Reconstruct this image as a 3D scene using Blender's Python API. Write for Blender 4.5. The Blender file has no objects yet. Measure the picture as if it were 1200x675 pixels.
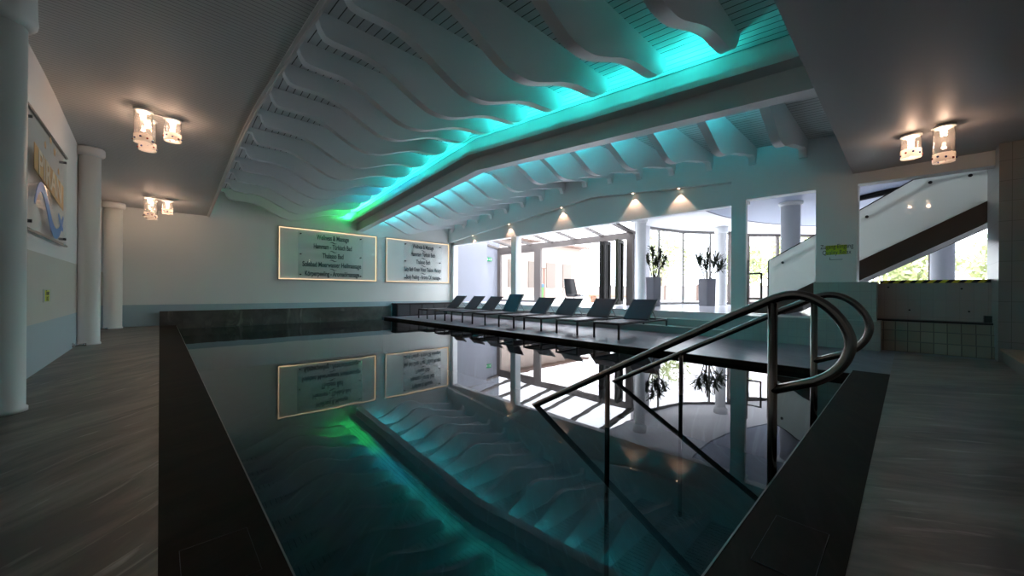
import bpy, math, random
from mathutils import Vector, Matrix
random.seed(7)
C = bpy.context.scene.collection
sc = bpy.context.scene
PI = math.pi

# ------------------------------------------------------------------ materials
def nt(name):
    m = bpy.data.materials.new(name); m.use_nodes = True
    t = m.node_tree; t.nodes.clear()
    o = t.nodes.new('ShaderNodeOutputMaterial')
    return m, t, o
def N(t, typ, **kw):
    n = t.nodes.new('ShaderNode' + typ)
    for k, v in kw.items(): setattr(n, k, v)
    return n
def L(t, a, b): t.links.new(a, b)
def val(n, k, v):
    n.inputs[k].default_value = v
def rgb(c): return (c[0], c[1], c[2], 1)
def P(name, col, rough=.6, metal=0, spec=.5, bump=None, noise=None, coat=0):
    m, t, o = nt(name)
    b = N(t, 'BsdfPrincipled'); L(t, b.outputs[0], o.inputs[0])
    val(b, 'Base Color', rgb(col)); val(b, 'Roughness', rough); val(b, 'Metallic', metal)
    val(b, 'Specular IOR Level', spec)
    if coat: val(b, 'Coat Weight', coat)
    if noise:
        sc_, amt = noise
        tc = N(t, 'TexCoord'); nz = N(t, 'TexNoise'); val(nz, 'Scale', sc_); val(nz, 'Detail', 6)
        L(t, tc.outputs['Object'], nz.inputs['Vector'])
        mx = N(t, 'Mix', data_type='RGBA')
        mx.inputs[6].default_value = rgb([c * (1 - amt) for c in col]); mx.inputs[7].default_value = rgb([min(1, c * (1 + amt)) for c in col])
        L(t, nz.outputs[0], mx.inputs[0]); L(t, mx.outputs[2], b.inputs['Base Color'])
    if bump:
        s2, st = bump
        tc = N(t, 'TexCoord'); nz = N(t, 'TexNoise'); val(nz, 'Scale', s2); val(nz, 'Detail', 4)
        L(t, tc.outputs['Object'], nz.inputs['Vector'])
        bp = N(t, 'Bump'); val(bp, 'Strength', st); val(bp, 'Distance', .02)
        L(t, nz.outputs[0], bp.inputs['Height']); L(t, bp.outputs[0], b.inputs['Normal'])
    return m
def EM(name, col, s):
    m, t, o = nt(name); e = N(t, 'Emission'); val(e, 'Color', rgb(col)); val(e, 'Strength', s)
    L(t, e.outputs[0], o.inputs[0]); return m
def world_pos(t):
    return N(t, 'NewGeometry').outputs['Position']
def saw(t, src, pitch, width):
    """1 inside a groove of the given width, each pitch"""
    a = N(t, 'Math', operation='DIVIDE'); L(t, src, a.inputs[0]); a.inputs[1].default_value = pitch
    f = N(t, 'Math', operation='FRACT'); L(t, a.outputs[0], f.inputs[0])
    l = N(t, 'Math', operation='LESS_THAN'); L(t, f.outputs[0], l.inputs[0]); l.inputs[1].default_value = width / pitch
    return l.outputs[0]
def plank(name, col, axis, pitch, width=.008, dark=.35, rough=.35, bumps=.6):
    m, t, o = nt(name)
    b = N(t, 'BsdfPrincipled'); L(t, b.outputs[0], o.inputs[0]); val(b, 'Roughness', rough)
    sp = N(t, 'SeparateXYZ'); L(t, world_pos(t), sp.inputs[0])
    g = saw(t, sp.outputs[axis], pitch, width)
    mx = N(t, 'Mix', data_type='RGBA'); mx.inputs[6].default_value = rgb(col); mx.inputs[7].default_value = rgb([c * dark for c in col])
    L(t, g, mx.inputs[0]); L(t, mx.outputs[2], b.inputs['Base Color'])
    bp = N(t, 'Bump'); val(bp, 'Strength', bumps); val(bp, 'Distance', .01); bp.invert = True
    L(t, g, bp.inputs['Height']); L(t, bp.outputs[0], b.inputs['Normal'])
    return m
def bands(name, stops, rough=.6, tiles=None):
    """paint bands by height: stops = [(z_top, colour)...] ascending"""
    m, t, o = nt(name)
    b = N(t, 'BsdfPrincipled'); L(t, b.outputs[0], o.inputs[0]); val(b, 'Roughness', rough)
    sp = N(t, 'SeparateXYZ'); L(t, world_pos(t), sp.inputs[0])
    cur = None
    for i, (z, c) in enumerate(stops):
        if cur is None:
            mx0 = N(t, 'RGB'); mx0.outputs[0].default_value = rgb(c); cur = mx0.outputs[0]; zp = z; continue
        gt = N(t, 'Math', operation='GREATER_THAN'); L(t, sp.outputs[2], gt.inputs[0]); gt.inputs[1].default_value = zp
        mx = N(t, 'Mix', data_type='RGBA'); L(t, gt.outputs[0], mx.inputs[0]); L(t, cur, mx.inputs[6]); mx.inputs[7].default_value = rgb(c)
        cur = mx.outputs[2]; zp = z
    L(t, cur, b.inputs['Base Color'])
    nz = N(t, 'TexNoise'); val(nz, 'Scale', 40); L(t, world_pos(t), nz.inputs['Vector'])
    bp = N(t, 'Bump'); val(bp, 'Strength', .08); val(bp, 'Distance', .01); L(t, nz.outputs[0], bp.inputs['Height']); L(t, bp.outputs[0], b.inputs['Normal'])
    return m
def tile(name, col, grout, w, h, rough=.3, axes='YZ', gap=.012, var=.1, off=0):
    m, t, o = nt(name)
    b = N(t, 'BsdfPrincipled'); L(t, b.outputs[0], o.inputs[0]); val(b, 'Roughness', rough)
    sp = N(t, 'SeparateXYZ'); L(t, world_pos(t), sp.inputs[0])
    cb = N(t, 'CombineXYZ'); L(t, sp.outputs['XYZ'.index(axes[0])], cb.inputs[0]); L(t, sp.outputs['XYZ'.index(axes[1])], cb.inputs[1])
    br = N(t, 'TexBrick'); br.offset = off; br.squash = 1
    L(t, cb.outputs[0], br.inputs['Vector'])
    val(br, 'Scale', 1); val(br, 'Brick Width', w); val(br, 'Row Height', h); val(br, 'Mortar Size', gap / 2); val(br, 'Mortar Smooth', 0); val(br, 'Bias', 0)
    val(br, 'Color1', rgb([c * (1 - var) for c in col])); val(br, 'Color2', rgb([min(1, c * (1 + var)) for c in col])); val(br, 'Mortar', rgb(grout))
    L(t, br.outputs['Color'], b.inputs['Base Color'])
    return m
def stone(name, c1, c2, streak, rough=(.3, .5), ang=-.6, bump=.15, sstr=1.0, spec=.5):
    """slate: cloudy base with thin pale diagonal streaks"""
    m, t, o = nt(name)
    b = N(t, 'BsdfPrincipled'); L(t, b.outputs[0], o.inputs[0]); val(b, 'Specular IOR Level', spec)
    mr0 = N(t, 'Mapping'); mr0.inputs['Rotation'].default_value = (0, 0, -ang); L(t, world_pos(t), mr0.inputs[0])
    wn = N(t, 'TexNoise'); val(wn, 'Scale', .5); val(wn, 'Detail', 2); L(t, mr0.outputs[0], wn.inputs['Vector'])
    wa = N(t, 'VectorMath', operation='MULTIPLY_ADD'); L(t, wn.outputs['Color'], wa.inputs[0]); wa.inputs[1].default_value = (.0, .45, 0); L(t, mr0.outputs[0], wa.inputs[2])
    mp = N(t, 'Mapping'); mp.inputs['Scale'].default_value = (1.1, 4.2, 1)
    L(t, wa.outputs[0], mp.inputs[0])
    n1 = N(t, 'TexNoise'); val(n1, 'Scale', .9); val(n1, 'Detail', 8); val(n1, 'Roughness', .62); val(n1, 'Distortion', .6); L(t, mp.outputs[0], n1.inputs['Vector'])
    r1 = N(t, 'ValToRGB'); r1.color_ramp.elements[0].position = .38; r1.color_ramp.elements[1].position = .64
    r1.color_ramp.elements[0].color = rgb(c1); r1.color_ramp.elements[1].color = rgb(c2); L(t, n1.outputs[0], r1.inputs[0])
    mp2 = N(t, 'Mapping'); mp2.inputs['Scale'].default_value = (1.7, 20, 1)
    L(t, wa.outputs[0], mp2.inputs[0])
    n2 = N(t, 'TexNoise'); val(n2, 'Scale', 1.0); val(n2, 'Detail', 5); val(n2, 'Distortion', .5); L(t, mp2.outputs[0], n2.inputs['Vector'])
    r2 = N(t, 'ValToRGB'); r2.color_ramp.elements[0].position = .60; r2.color_ramp.elements[1].position = .72; L(t, n2.outputs[0], r2.inputs[0])
    ms = N(t, 'Math', operation='MULTIPLY'); L(t, r2.outputs[0], ms.inputs[0]); ms.inputs[1].default_value = sstr
    mx = N(t, 'Mix', data_type='RGBA'); L(t, ms.outputs[0], mx.inputs[0]); L(t, r1.outputs[0], mx.inputs[6]); mx.inputs[7].default_value = rgb(streak)
    L(t, mx.outputs[2], b.inputs['Base Color'])
    mr = N(t, 'MapRange'); L(t, n1.outputs[0], mr.inputs[0]); mr.inputs[3].default_value = rough[0]; mr.inputs[4].default_value = rough[1]
    L(t, mr.outputs[0], b.inputs['Roughness'])
    bp = N(t, 'Bump'); val(bp, 'Strength', bump); val(bp, 'Distance', .02); L(t, n1.outputs[0], bp.inputs['Height']); L(t, bp.outputs[0], b.inputs['Normal'])
    return m
def schlick(t, f0, gain=1.0, normal=None):
    lw = N(t, 'LayerWeight'); val(lw, 'Blend', .5)
    if normal is not None: L(t, normal, lw.inputs['Normal'])
    p = N(t, 'Math', operation='POWER'); L(t, lw.outputs['Facing'], p.inputs[0]); p.inputs[1].default_value = 5
    a = N(t, 'Math', operation='MULTIPLY_ADD'); L(t, p.outputs[0], a.inputs[0]); a.inputs[1].default_value = (1-f0)*gain; a.inputs[2].default_value = f0*gain
    a.use_clamp = True
    return a.outputs[0]
def pane_mat(name, tint, refl=1.0, haze=0, hazecol=(1, 1, 1)):
    """thin glass: tinted see-through with a Fresnel reflection, optional milky share"""
    m, t, o = nt(name)
    tr = N(t, 'BsdfTransparent'); val(tr, 'Color', rgb(tint))
    base = tr.outputs[0]
    if haze:
        df = N(t, 'BsdfDiffuse'); val(df, 'Color', rgb(hazecol)); tl = N(t, 'BsdfTranslucent'); val(tl, 'Color', rgb(hazecol))
        m2 = N(t, 'MixShader'); m2.inputs[0].default_value = .6; L(t, df.outputs[0], m2.inputs[1]); L(t, tl.outputs[0], m2.inputs[2])
        m3 = N(t, 'MixShader'); m3.inputs[0].default_value = haze; L(t, base, m3.inputs[1]); L(t, m2.outputs[0], m3.inputs[2]); base = m3.outputs[0]
    gl = N(t, 'BsdfGlossy'); val(gl, 'Roughness', 0.0)
    mx = N(t, 'MixShader'); L(t, schlick(t, .04, refl), mx.inputs[0]); L(t, base, mx.inputs[1]); L(t, gl.outputs[0], mx.inputs[2])
    L(t, mx.outputs[0], o.inputs[0]); return m
def water_mat():
    m, t, o = nt('water')
    tr = N(t, 'BsdfTransparent'); val(tr, 'Color', rgb((.30, .50, .54)))
    gl = N(t, 'BsdfGlossy'); val(gl, 'Roughness', 0.0)
    nz = N(t, 'TexNoise'); val(nz, 'Scale', 1.1); val(nz, 'Detail', 3); L(t, world_pos(t), nz.inputs['Vector'])
    bp = N(t, 'Bump'); val(bp, 'Strength', .025); val(bp, 'Distance', .05); L(t, nz.outputs[0], bp.inputs['Height'])
    L(t, bp.outputs[0], gl.inputs['Normal'])
    mx = N(t, 'MixShader'); L(t, schlick(t, .035), mx.inputs[0]); L(t, tr.outputs[0], mx.inputs[1]); L(t, gl.outputs[0], mx.inputs[2])
    L(t, mx.outputs[0], o.inputs[0]); return m
def hazard_mat():
    m, t, o = nt('hazard_stripes')
    b = N(t, 'BsdfPrincipled'); L(t, b.outputs[0], o.inputs[0]); val(b, 'Roughness', .5)
    sp = N(t, 'SeparateXYZ'); L(t, world_pos(t), sp.inputs[0])
    a = N(t, 'Math', operation='ADD'); L(t, sp.outputs[1], a.inputs[0]); L(t, sp.outputs[2], a.inputs[1])
    a2 = N(t, 'Math', operation='ADD'); L(t, a.outputs[0], a2.inputs[0]); L(t, sp.outputs[0], a2.inputs[1])
    g = saw(t, a2.outputs[0], .14, .07)
    mx = N(t, 'Mix', data_type='RGBA'); mx.inputs[6].default_value = rgb((.85, .68, .04)); mx.inputs[7].default_value = rgb((.015, .015, .015))
    L(t, g, mx.inputs[0]); L(t, mx.outputs[2], b.inputs['Base Color']); return m

WHITE = P('white_paint', (.83, .84, .83), .55, bump=(30, .06))
FIN = P('fin_paint', (.82, .82, .82), .5)
BEAM = P('beam_paint', (.70, .70, .70), .45)
SOFFIT = plank('soffit_planks', (.62, .615, .60), 1, .065, .009, .45, .58, .5)
HIGH = plank('ceiling_planks', (.68, .69, .69), 0, .115, .013, .05, .35, .8)
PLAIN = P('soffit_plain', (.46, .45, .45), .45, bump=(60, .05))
COLM = P('column_paint', (.72, .73, .70), .38)
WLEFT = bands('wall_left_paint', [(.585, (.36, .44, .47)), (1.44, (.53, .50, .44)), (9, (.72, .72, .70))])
WFAR = bands('wall_far_paint', [(.585, (.36, .46, .50)), (9, (.76, .765, .73))])
FLOOR = stone('floor_slate', (.066, .050, .041), (.245, .195, .165), (.52, .47, .43), (.3, .48), ang=.88, sstr=.55)
FLOOR2 = stone('floor_slate_right', (.066, .052, .044), (.245, .20, .175), (.52, .47, .43), (.3, .48), ang=-.98, sstr=.45)
DECK = stone('deck_slate_lit', (.085, .078, .10), (.19, .17, .21), (.42, .40, .42), (.26, .42), ang=.75, sstr=.3)  # same slate as the floor; bluish window highlights put into a lighter purple colour
COPING = stone('coping_stone', (.017, .0115, .009), (.030, .020, .015), (.08, .07, .06), (.5, .6), ang=.4, sstr=.1, bump=.02, spec=.03)
UPST = stone('upstand_stone', (.05, .044, .039), (.12, .105, .092), (.34, .3, .27), (.25, .4), ang=.2, sstr=.4, bump=.05)
POOLM = stone('pool_stone', (.002, .005, .006), (.035, .06, .064), (.16, .21, .21), (.4, .6), ang=.88, sstr=.4, bump=.1)
STEEL = P('brushed_steel', (.30, .27, .245), .24, 1.0)
CHROME = P('chrome', (.7, .7, .7), .12, 1.0)
BLACKM = P('black_metal', (.012, .012, .014), .4)
SLING = P('charcoal_mesh', (.028, .018, .026), .45, spec=.12, noise=(90, .25))
TAUPE = P('taupe_frame', (.115, .095, .085), .45)
DARKFR = P('dark_frame', (.008, .007, .0065), .5, spec=.2)
GREENG = P('dark_green_glass', (.022, .024, .014), .4, spec=.2)
BROWN = P('brown_stringer', (.055, .035, .025), .4)
PLINTH = tile('plinth_tiles', (.36, .41, .38), (.30, .34, .32), .15, .15, .35, 'YZ', .006, .03)
BENCHT = tile('bench_tiles', (.32, .27, .21), (.13, .11, .09), .15, .183, .35, 'YZ', .012, .12, 0)
PANELT = tile('recess_panel_tiles', (.42, .37, .345), (.35, .31, .29), .15, .30, .3, 'YZ', .006, .04)
WALLT = tile('wall_tiles', (.30, .30, .285), (.17, .165, .155), .15, .30, .35, 'YZ', .006, .03)
WALLT2 = tile('wall_tiles_front', (.30, .29, .26), (.14, .13, .12), .30, .15, .35, 'XZ', .006, .03)
WOOD = P('warm_wood', (.30, .14, .07), .4, noise=(6, .3))
FROST = pane_mat('frosted_glass', (.62, .68, .66), 1.2, .86, (.94, .97, .93))
GLASS = pane_mat('window_glass', (.97, .98, .98), .8)
LAMPG = pane_mat('lamp_glass', (.96, .96, .95), 2.2, .03, (1, .92, .86))
SIGNG = pane_mat('sign_glass', (.98, .99, .99), .5, .06, (.9, .95, .95))
WATER = water_mat()
LEDW = EM('warm_led', (1.0, .72, .42), .95)
BULB = EM('bulb_glow', (1.0, .72, .50), 18)
LENSM = EM('downlight_glow', (1.0, .70, .42), 12)
INK = P('dark_lettering', (.03, .05, .055), .4)
YELLOW = P('yellow_paint', (.55, .60, .02), .5)
ORANGE = P('orange_paint', (.62, .36, .14), .5)
BLUEP = P('blue_paint', (.10, .26, .62), .4)
HAZ = hazard_mat()
PLANTER = P('grey_planter', (.10, .10, .115), .35)
PLANTERD = P('grey_planter_dark', (.10, .10, .12), .35)
LEAF = P('yucca_leaf', (.03, .045, .02), .5, noise=(8, .3))
STEM = P('yucca_stem', (.06, .045, .03), .8)
SOIL = P('soil', (.03, .02, .015), .9)
LOUNGEF = P('lounge_floor', (.74, .74, .80), .18)
LOUNGEC = P('lounge_ceiling', (.80, .80, .82), .6)
DISC = P('blue_grey_ceiling', (.42, .47, .58), .6)
DISCT = P('disc_edge', (.16, .17, .22), .6)
TERR = P('terrace_paving', (.85, .83, .80), .7, noise=(3, .05))
BUILD = P('building_render', (.30, .235, .20), .8)
ROOFB = P('roof_beam_brown', (.12, .07, .05), .7)
TREEL = P('tree_leaves', (.36, .40, .18), .7, noise=(1.5, .35))
TRUNK = P('tree_trunk', (.25, .2, .15), .8)
EXITG = EM('exit_green', (.05, .62, .28), .8)
EXITW = EM('exit_white', (.9, 1, .95), 1.2)
BINGR = P('green_plastic', (.06, .25, .04), .5)
BINBL = P('blue_plastic', (.04, .12, .22), .5)
BOXD = P('dark_laminate', (.012, .012, .012), .4)
SPECK = P('speckle_blue', (.02, .05, .25), .4)
SPECKR = P('speckle_red', (.35, .06, .04), .4)

# ------------------------------------------------------------------ mesh helpers
LOC = {}
def wloc(o):
    return LOC.get(o.name, Vector((0, 0, 0)))
def tag(o, label=None, cat=None, group=None, kind=None):
    if label: o['label'] = label
    if cat: o['category'] = cat
    if group: o['group'] = group
    if kind: o['kind'] = kind
    return o
def thing(name, loc, label, cat, group=None, kind=None):
    o = bpy.data.objects.new(name, None); C.objects.link(o); o.location = loc
    o.empty_display_size = .1
    LOC[o.name] = Vector(loc)
    return tag(o, label, cat, group, kind)
class M:
    def __init__(s): s.v = []; s.f = []; s.sm = []
    def add(s, vs, fs, smooth=False):
        n = len(s.v); s.v += [Vector(v) for v in vs]
        for f in fs: s.f.append([i + n for i in f]); s.sm.append(smooth)
        return s
    def box(s, x0, x1, y0, y1, z0, z1):
        if x0 > x1: x0, x1 = x1, x0
        if y0 > y1: y0, y1 = y1, y0
        if z0 > z1: z0, z1 = z1, z0
        vs = [(x0,y0,z0),(x1,y0,z0),(x1,y1,z0),(x0,y1,z0),(x0,y0,z1),(x1,y0,z1),(x1,y1,z1),(x0,y1,z1)]
        return s.add(vs, [(0,3,2,1),(4,5,6,7),(0,1,5,4),(1,2,6,5),(2,3,7,6),(3,0,4,7)])
    def hexa(s, b, t):
        vs = list(b) + list(t)
        return s.add(vs, [(0,3,2,1),(4,5,6,7),(0,1,5,4),(1,2,6,5),(2,3,7,6),(3,0,4,7)])
    def prism(s, poly, d, smooth=False):
        """poly: list of 3D points (planar), extruded along vector d"""
        n = len(poly); d = Vector(d); a = [Vector(p) for p in poly]; b = [p + d for p in a]
        nrm = Vector((0,0,0))
        for i in range(n):
            p, q = a[i], a[(i+1) % n]; nrm += p.cross(q)
        flip = nrm.dot(d) > 0
        fs = []
        for i in range(n):
            j = (i+1) % n; fs.append((i, j, j+n, i+n) if flip else (i, i+n, j+n, j))
        cap0 = tuple(range(n)); cap1 = tuple(range(n, 2*n))
        fs2 = [tuple(reversed(cap0)) if flip else cap0, cap1 if flip else tuple(reversed(cap1))]
        k = len(s.v)
        s.add(a + b, fs, smooth); s.add([], [])
        for f in fs2: s.f.append([i + k for i in f]); s.sm.append(False)
        return s
    def tube(s, pts, r, seg=12, closed=False, caps=True):
        pts = [Vector(p) for p in pts]; n = len(pts)
        rs = r if isinstance(r, (list, tuple)) else [r] * n
        ring = []; up = None
        for i, p in enumerate(pts):
            if i == 0: d = pts[1] - p
            elif i == n-1: d = p - pts[i-1]
            else: d = (pts[i+1] - p).normalized() + (p - pts[i-1]).normalized()
            d = d.normalized()
            if up is None:
                up = Vector((0,0,1)) if abs(d.z) < .9 else Vector((1,0,0))
            a = d.cross(up)
            if a.length < 1e-4: a = d.orthogonal()
            a = a.normalized(); b = a.cross(d).normalized(); up = b
            ring.append([p + a*rs[i]*math.cos(2*PI*k/seg) + b*rs[i]*math.sin(2*PI*k/seg) for k in range(seg)])
        vs = [v for r_ in ring for v in r_]
        fs = [(i*seg+k, i*seg+(k+1) % seg, (i+1)*seg+(k+1) % seg, (i+1)*seg+k) for i in range(n-1) for k in range(seg)]
        s.add(vs, fs, True)
        if caps:
            k0 = len(s.v) - len(vs)
            s.f.append([k0+k for k in reversed(range(seg))]); s.sm.append(False)
            s.f.append([k0+(n-1)*seg+k for k in range(seg)]); s.sm.append(False)
        return s
    def lathe(s, cx, cy, prof, seg=32, caps=True):
        vs = []; n = len(prof)
        for (r, z) in prof:
            for k in range(seg):
                a = 2*PI*k/seg; vs.append((cx + r*math.cos(a), cy + r*math.sin(a), z))
        fs = [(i*seg+k, i*seg+(k+1) % seg, (i+1)*seg+(k+1) % seg, (i+1)*seg+k) for i in range(n-1) for k in range(seg)]
        k0 = len(s.v); s.add(vs, fs, True)
        if caps:
            s.f.append([k0+k for k in reversed(range(seg))]); s.sm.append(False)
            s.f.append([k0+(n-1)*seg+k for k in range(seg)]); s.sm.append(False)
        return s
    def sphere(s, c, r, seg=12, rings=8, sx=1, sy=1, sz=1):
        vs = []; c = Vector(c)
        for i in range(rings+1):
            th = PI*i/rings
            for k in range(seg):
                a = 2*PI*k/seg
                vs.append(c + Vector((r*sx*math.sin(th)*math.cos(a), r*sy*math.sin(th)*math.sin(a), -r*sz*math.cos(th))))
        fs = [(i*seg+k, i*seg+(k+1) % seg, (i+1)*seg+(k+1) % seg, (i+1)*seg+k) for i in range(rings) for k in range(seg)]
        return s.add(vs, fs, True)
    def build(s, name, mat, parent=None, bevel=0, origin=None):
        me = bpy.data.meshes.new(name)
        if parent is not None: off = wloc(parent)
        elif origin is not None: off = Vector(origin)
        else:
            xs = [v.x for v in s.v]; ys = [v.y for v in s.v]; zs = [v.z for v in s.v]
            off = Vector(((min(xs)+max(xs))/2, (min(ys)+max(ys))/2, min(zs)))
        me.from_pydata([tuple(v - off) for v in s.v], [], s.f)
        for p, k in zip(me.polygons, s.sm): p.use_smooth = k
        me.materials.append(mat); me.update()
        o = bpy.data.objects.new(name, me); C.objects.link(o)
        if parent is not None:
            o.parent = parent; LOC[o.name] = off
        else:
            o.location = off; LOC[o.name] = off
        if bevel:
            b = o.modifiers.new('bevel', 'BEVEL'); b.width = bevel; b.segments = 2; b.limit_method = 'ANGLE'
        return o
def struct(name, m, mat, bevel=0):
    o = m.build(name, mat, bevel=bevel); o['kind'] = 'structure'; return o
def box(x0, x1, y0, y1, z0, z1): return M().box(x0, x1, y0, y1, z0, z1)
ORD = ['first', 'second', 'third', 'fourth', 'fifth', 'sixth', 'seventh', 'eighth', 'ninth', 'tenth', 'eleventh', 'twelfth', 'thirteenth', 'fourteenth', 'fifteenth', 'sixteenth']
def copy_tree(o, parent=None):
    c = o.copy(); C.objects.link(c)
    if parent is not None: c.parent = parent
    for ch in list(o.children): copy_tree(ch, c)
    return c
def text_mesh(body, size, mat, name, parent, pos, xdir, zdir=(0,0,1), align='CENTER', xs=1.0, ext=.004):
    cu = bpy.data.curves.new('txt', 'FONT'); cu.body = body; cu.size = size; cu.align_x = align; cu.align_y = 'CENTER'; cu.extrude = ext; cu.offset = .006 if size > .2 else 0.0
    to = bpy.data.objects.new('txt', cu); C.objects.link(to)
    dg = bpy.context.evaluated_depsgraph_get(); me = bpy.data.meshes.new_from_object(to.evaluated_get(dg))
    bpy.data.objects.remove(to)
    me.name = name
    xd = Vector(xdir).normalized(); zd = Vector(zdir).normalized(); yd = xd.cross(zd)  # text normal = -yd
    off = wloc(parent); p0 = Vector(pos) - off
    for v in me.vertices:
        c = v.co.copy(); v.co = p0 + xd*(c.x*xs) + zd*c.y - yd*c.z
    me.materials.clear(); me.materials.append(mat)
    o = bpy.data.objects.new(name, me); C.objects.link(o); o.parent = parent
    return o

# ------------------------------------------------------------------ key dimensions (metres, floor = 0)
YF = 14.3           # far wall
XL = -1.07          # left wall
XU, XH = 9.5, 9.66  # upper part of the window wall, recessed lower header
XS = 1.06           # left soffit edge
YS = .72            # near soffit edge
RIDGE = 7.0
def zc(y): return 4.60 - .088*abs(RIDGE - y)           # high planked ceiling
ZA = [(.60,3.25),(.72,3.265),(3.6,3.56),(5.2,3.66),(6.8,3.73),(8.2,3.70),(11,3.49),(13.7,3.25),(14.4,3.19)]
def za(y):                                             # aisle soffit, gently arched
    y = max(y, .61)
    for i in range(len(ZA)-1):
        (x0, a), (x1, b) = ZA[i], ZA[i+1]
        if x0 <= y <= x1 or i == len(ZA)-2:
            pm = ZA[i-1] if i else ZA[i]; pp = ZA[i+2] if i+2 < len(ZA) else ZA[i+1]
            m0 = (b-pm[1])/(x1-pm[0]); m1 = (pp[1]-a)/(pp[0]-x0); h = x1-x0; u = (y-x0)/h
            return (2*u**3-3*u**2+1)*a + (u**3-2*u**2+u)*h*m0 + (-2*u**3+3*u**2)*b + (u**3-u**2)*h*m1
YA = [.67, 1.6, 2.6, 3.6, 4.4, 5.2, 6.0, 6.8, 7.5, 8.2, 9.1, 10, 11, 12, 13, 13.7, 14.3]
def zbm(y): return 3.86 - .082*abs(RIDGE - y)          # underside of the long beam

# ------------------------------------------------------------------ floors and pool
PX0, PX1, PY0, PY1 = .345, 6.30, .49, 13.95   # water
struct('floor', M().box(XL, 0, -4, YF, -.3, 0), FLOOR)
struct('floor', M().box(0, 9.15, -4, .148, -.3, 0), FLOOR2)
struct('floor', M().box(PX1+.05, 9.2, .49, YF, -.3, 0).box(6.62, 9.2, .148, .49, -.3, 0), DECK)
struct('floor', M().box(9.15, 9.9, -4, .4, -.3, 0).box(9.2, 9.9, .4, YF, -.3, 0), DECK)
# coping
struct('trim_1', M().box(0, PX0, .148, YF-.15, -.3, .002), COPING)
struct('trim_2', M().box(PX0, 6.62, .148, PY0, -.3, .002), COPING)
struct('trim_3', M().box(PX1, PX1+.05, PY0, 13.85, -.3, .001), COPING)
struct('trim_4', M().box(0, 6.72, YF-.17, YF, -.3, .405).box(PX0, 6.72, PY1, YF-.17, -.3, -.09), UPST)
struct('trim_5', M().box(PX0, PX0+.006, PY0, PY1, -.03, .004).box(PX0, PX1, PY0, PY0+.006, -.03, .004), P('edge_strip', (.25,.25,.24), .3, .6))
# basin
struct('floor', M().box(0, PX1+.3, .2, YF, -1.5, -1.35), POOLM)
struct('wall_basin', M().box(PX0-.1, PX0-.001, .3, YF, -1.36, -.3).box(PX1+.001, PX1+.1, .3, YF, -1.36, -.3)
       .box(PX0, PX1, .3, PY0-.001, -1.36, -.3).box(PX0, PX1, PY1+.001, PY1+.2, -1.36, -.3), POOLM)
wv = M().add([(PX0+.001,PY0+.001,-.07),(PX1-.001,PY0+.001,-.07),(PX1-.001,PY1-.001,-.07),(PX0+.001,PY1-.001,-.07)], [(0,1,2,3)])
w = wv.build('pool_water', WATER); tag(w, 'still dark teal water filling the pool', 'water', kind='stuff')
# hatches in the coping
for (x0,x1,y0,y1,lab) in ((1.62,2.02,.22,.40,'dark flush hatch cover in the near pool coping'), (.06,.27,1.58,1.9,'dark flush hatch cover in the left pool coping')):
    t = thing('hatch_cover', ((x0+x1)/2,(y0+y1)/2,.002), lab, 'hatch')
    M().box(x0,x1,y0,y1,.002,.0045).build('lid', COPING, t)
    e=.0015
    M().box(x0-e,x0,y0,y1,.002,.0048).box(x1,x1+e,y0,y1,.002,.0048).box(x0-e,x1+e,y1,y1+e,.002,.0048).box(x0-e,x1+e,y0-e,y0,.002,.0048).build('rim', BLACKM, t)

# ------------------------------------------------------------------ walls
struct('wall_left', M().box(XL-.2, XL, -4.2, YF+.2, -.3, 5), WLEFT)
struct('wall_far', M().box(XL-.2, 9.88, YF, YF+.25, -.3, 5), WFAR)
struct('wall_near', M().box(XL-.2, 14, -4.2, -4, -.3, 5), P('near_wall_paint', (.5,.48,.45), .6))
# near pier on the right and its tiles
struct('wall_right', M().box(9.14, 10.33, -4, -.93, 0, 5), WALLT)
# upper wall with the sloped lower edge (ledge) from the pillar to the far wall
def ledge(y): return 3.885 - .088*abs(6.6 - y)
uw = M()
ys = [2.78, 3.5, 5, 6.6, 9, 11, 13, YF]
poly = [(XU, y, ledge(y)) for y in ys] + [(XU, YF, zc(YF)+.05), (XU, RIDGE, zc(RIDGE)+.05), (XU, 2.78, zc(2.78)+.05)]
uw.prism(poly, (XH-XU, 0, 0))
# flush part from the pillar to the near soffit, above both near openings
uw.prism([(XU, -.93, 3.03), (XU, 2.78, 3.10), (XU, 2.78, zc(2.78)+.05), (XU, -.93, zc(-.93)+.05)], (.25, 0, 0))
struct('wall_right', uw, WHITE)
struct('wall_right', M().prism([(XH, 2.50, 3.04), (XH, YF, 3.08), (XH, YF, 4.2), (XH, RIDGE, 4.65), (XH, 2.50, 4.3)], (.22, 0, 0)), WHITE)
# pillars
struct('wall_right', M().box(XU-.004, XU+.14, 2.49, 2.775, .52, 3.2), WHITE)
struct('wall_right', M().box(XU-.004, XU+.45, .655, 1.265, 1.2, 3.6), WHITE)        # big pier
struct('wall_right', M().box(9.32, 10.0, .385, 1.27, .52, 1.225).box(9.15, 10.0, .325, 2.80, 0, .525), PLINTH)
struct('wall_right', M().box(9.66, 9.9, YF-.2, YF, 0, 4.2), WHITE)
# square column in the window wall
t = thing('window_column', (9.78, 10.15, .52), 'slim square white column standing between the loungers and the terrace doors', 'column')
M().box(9.64, 9.92, 10.02, 10.28, .52, 3.08).build('shaft', WHITE, t)
M().box(9.62, 9.94, 10.0, 10.30, .52, .60).build('base', WHITE, t)
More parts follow.
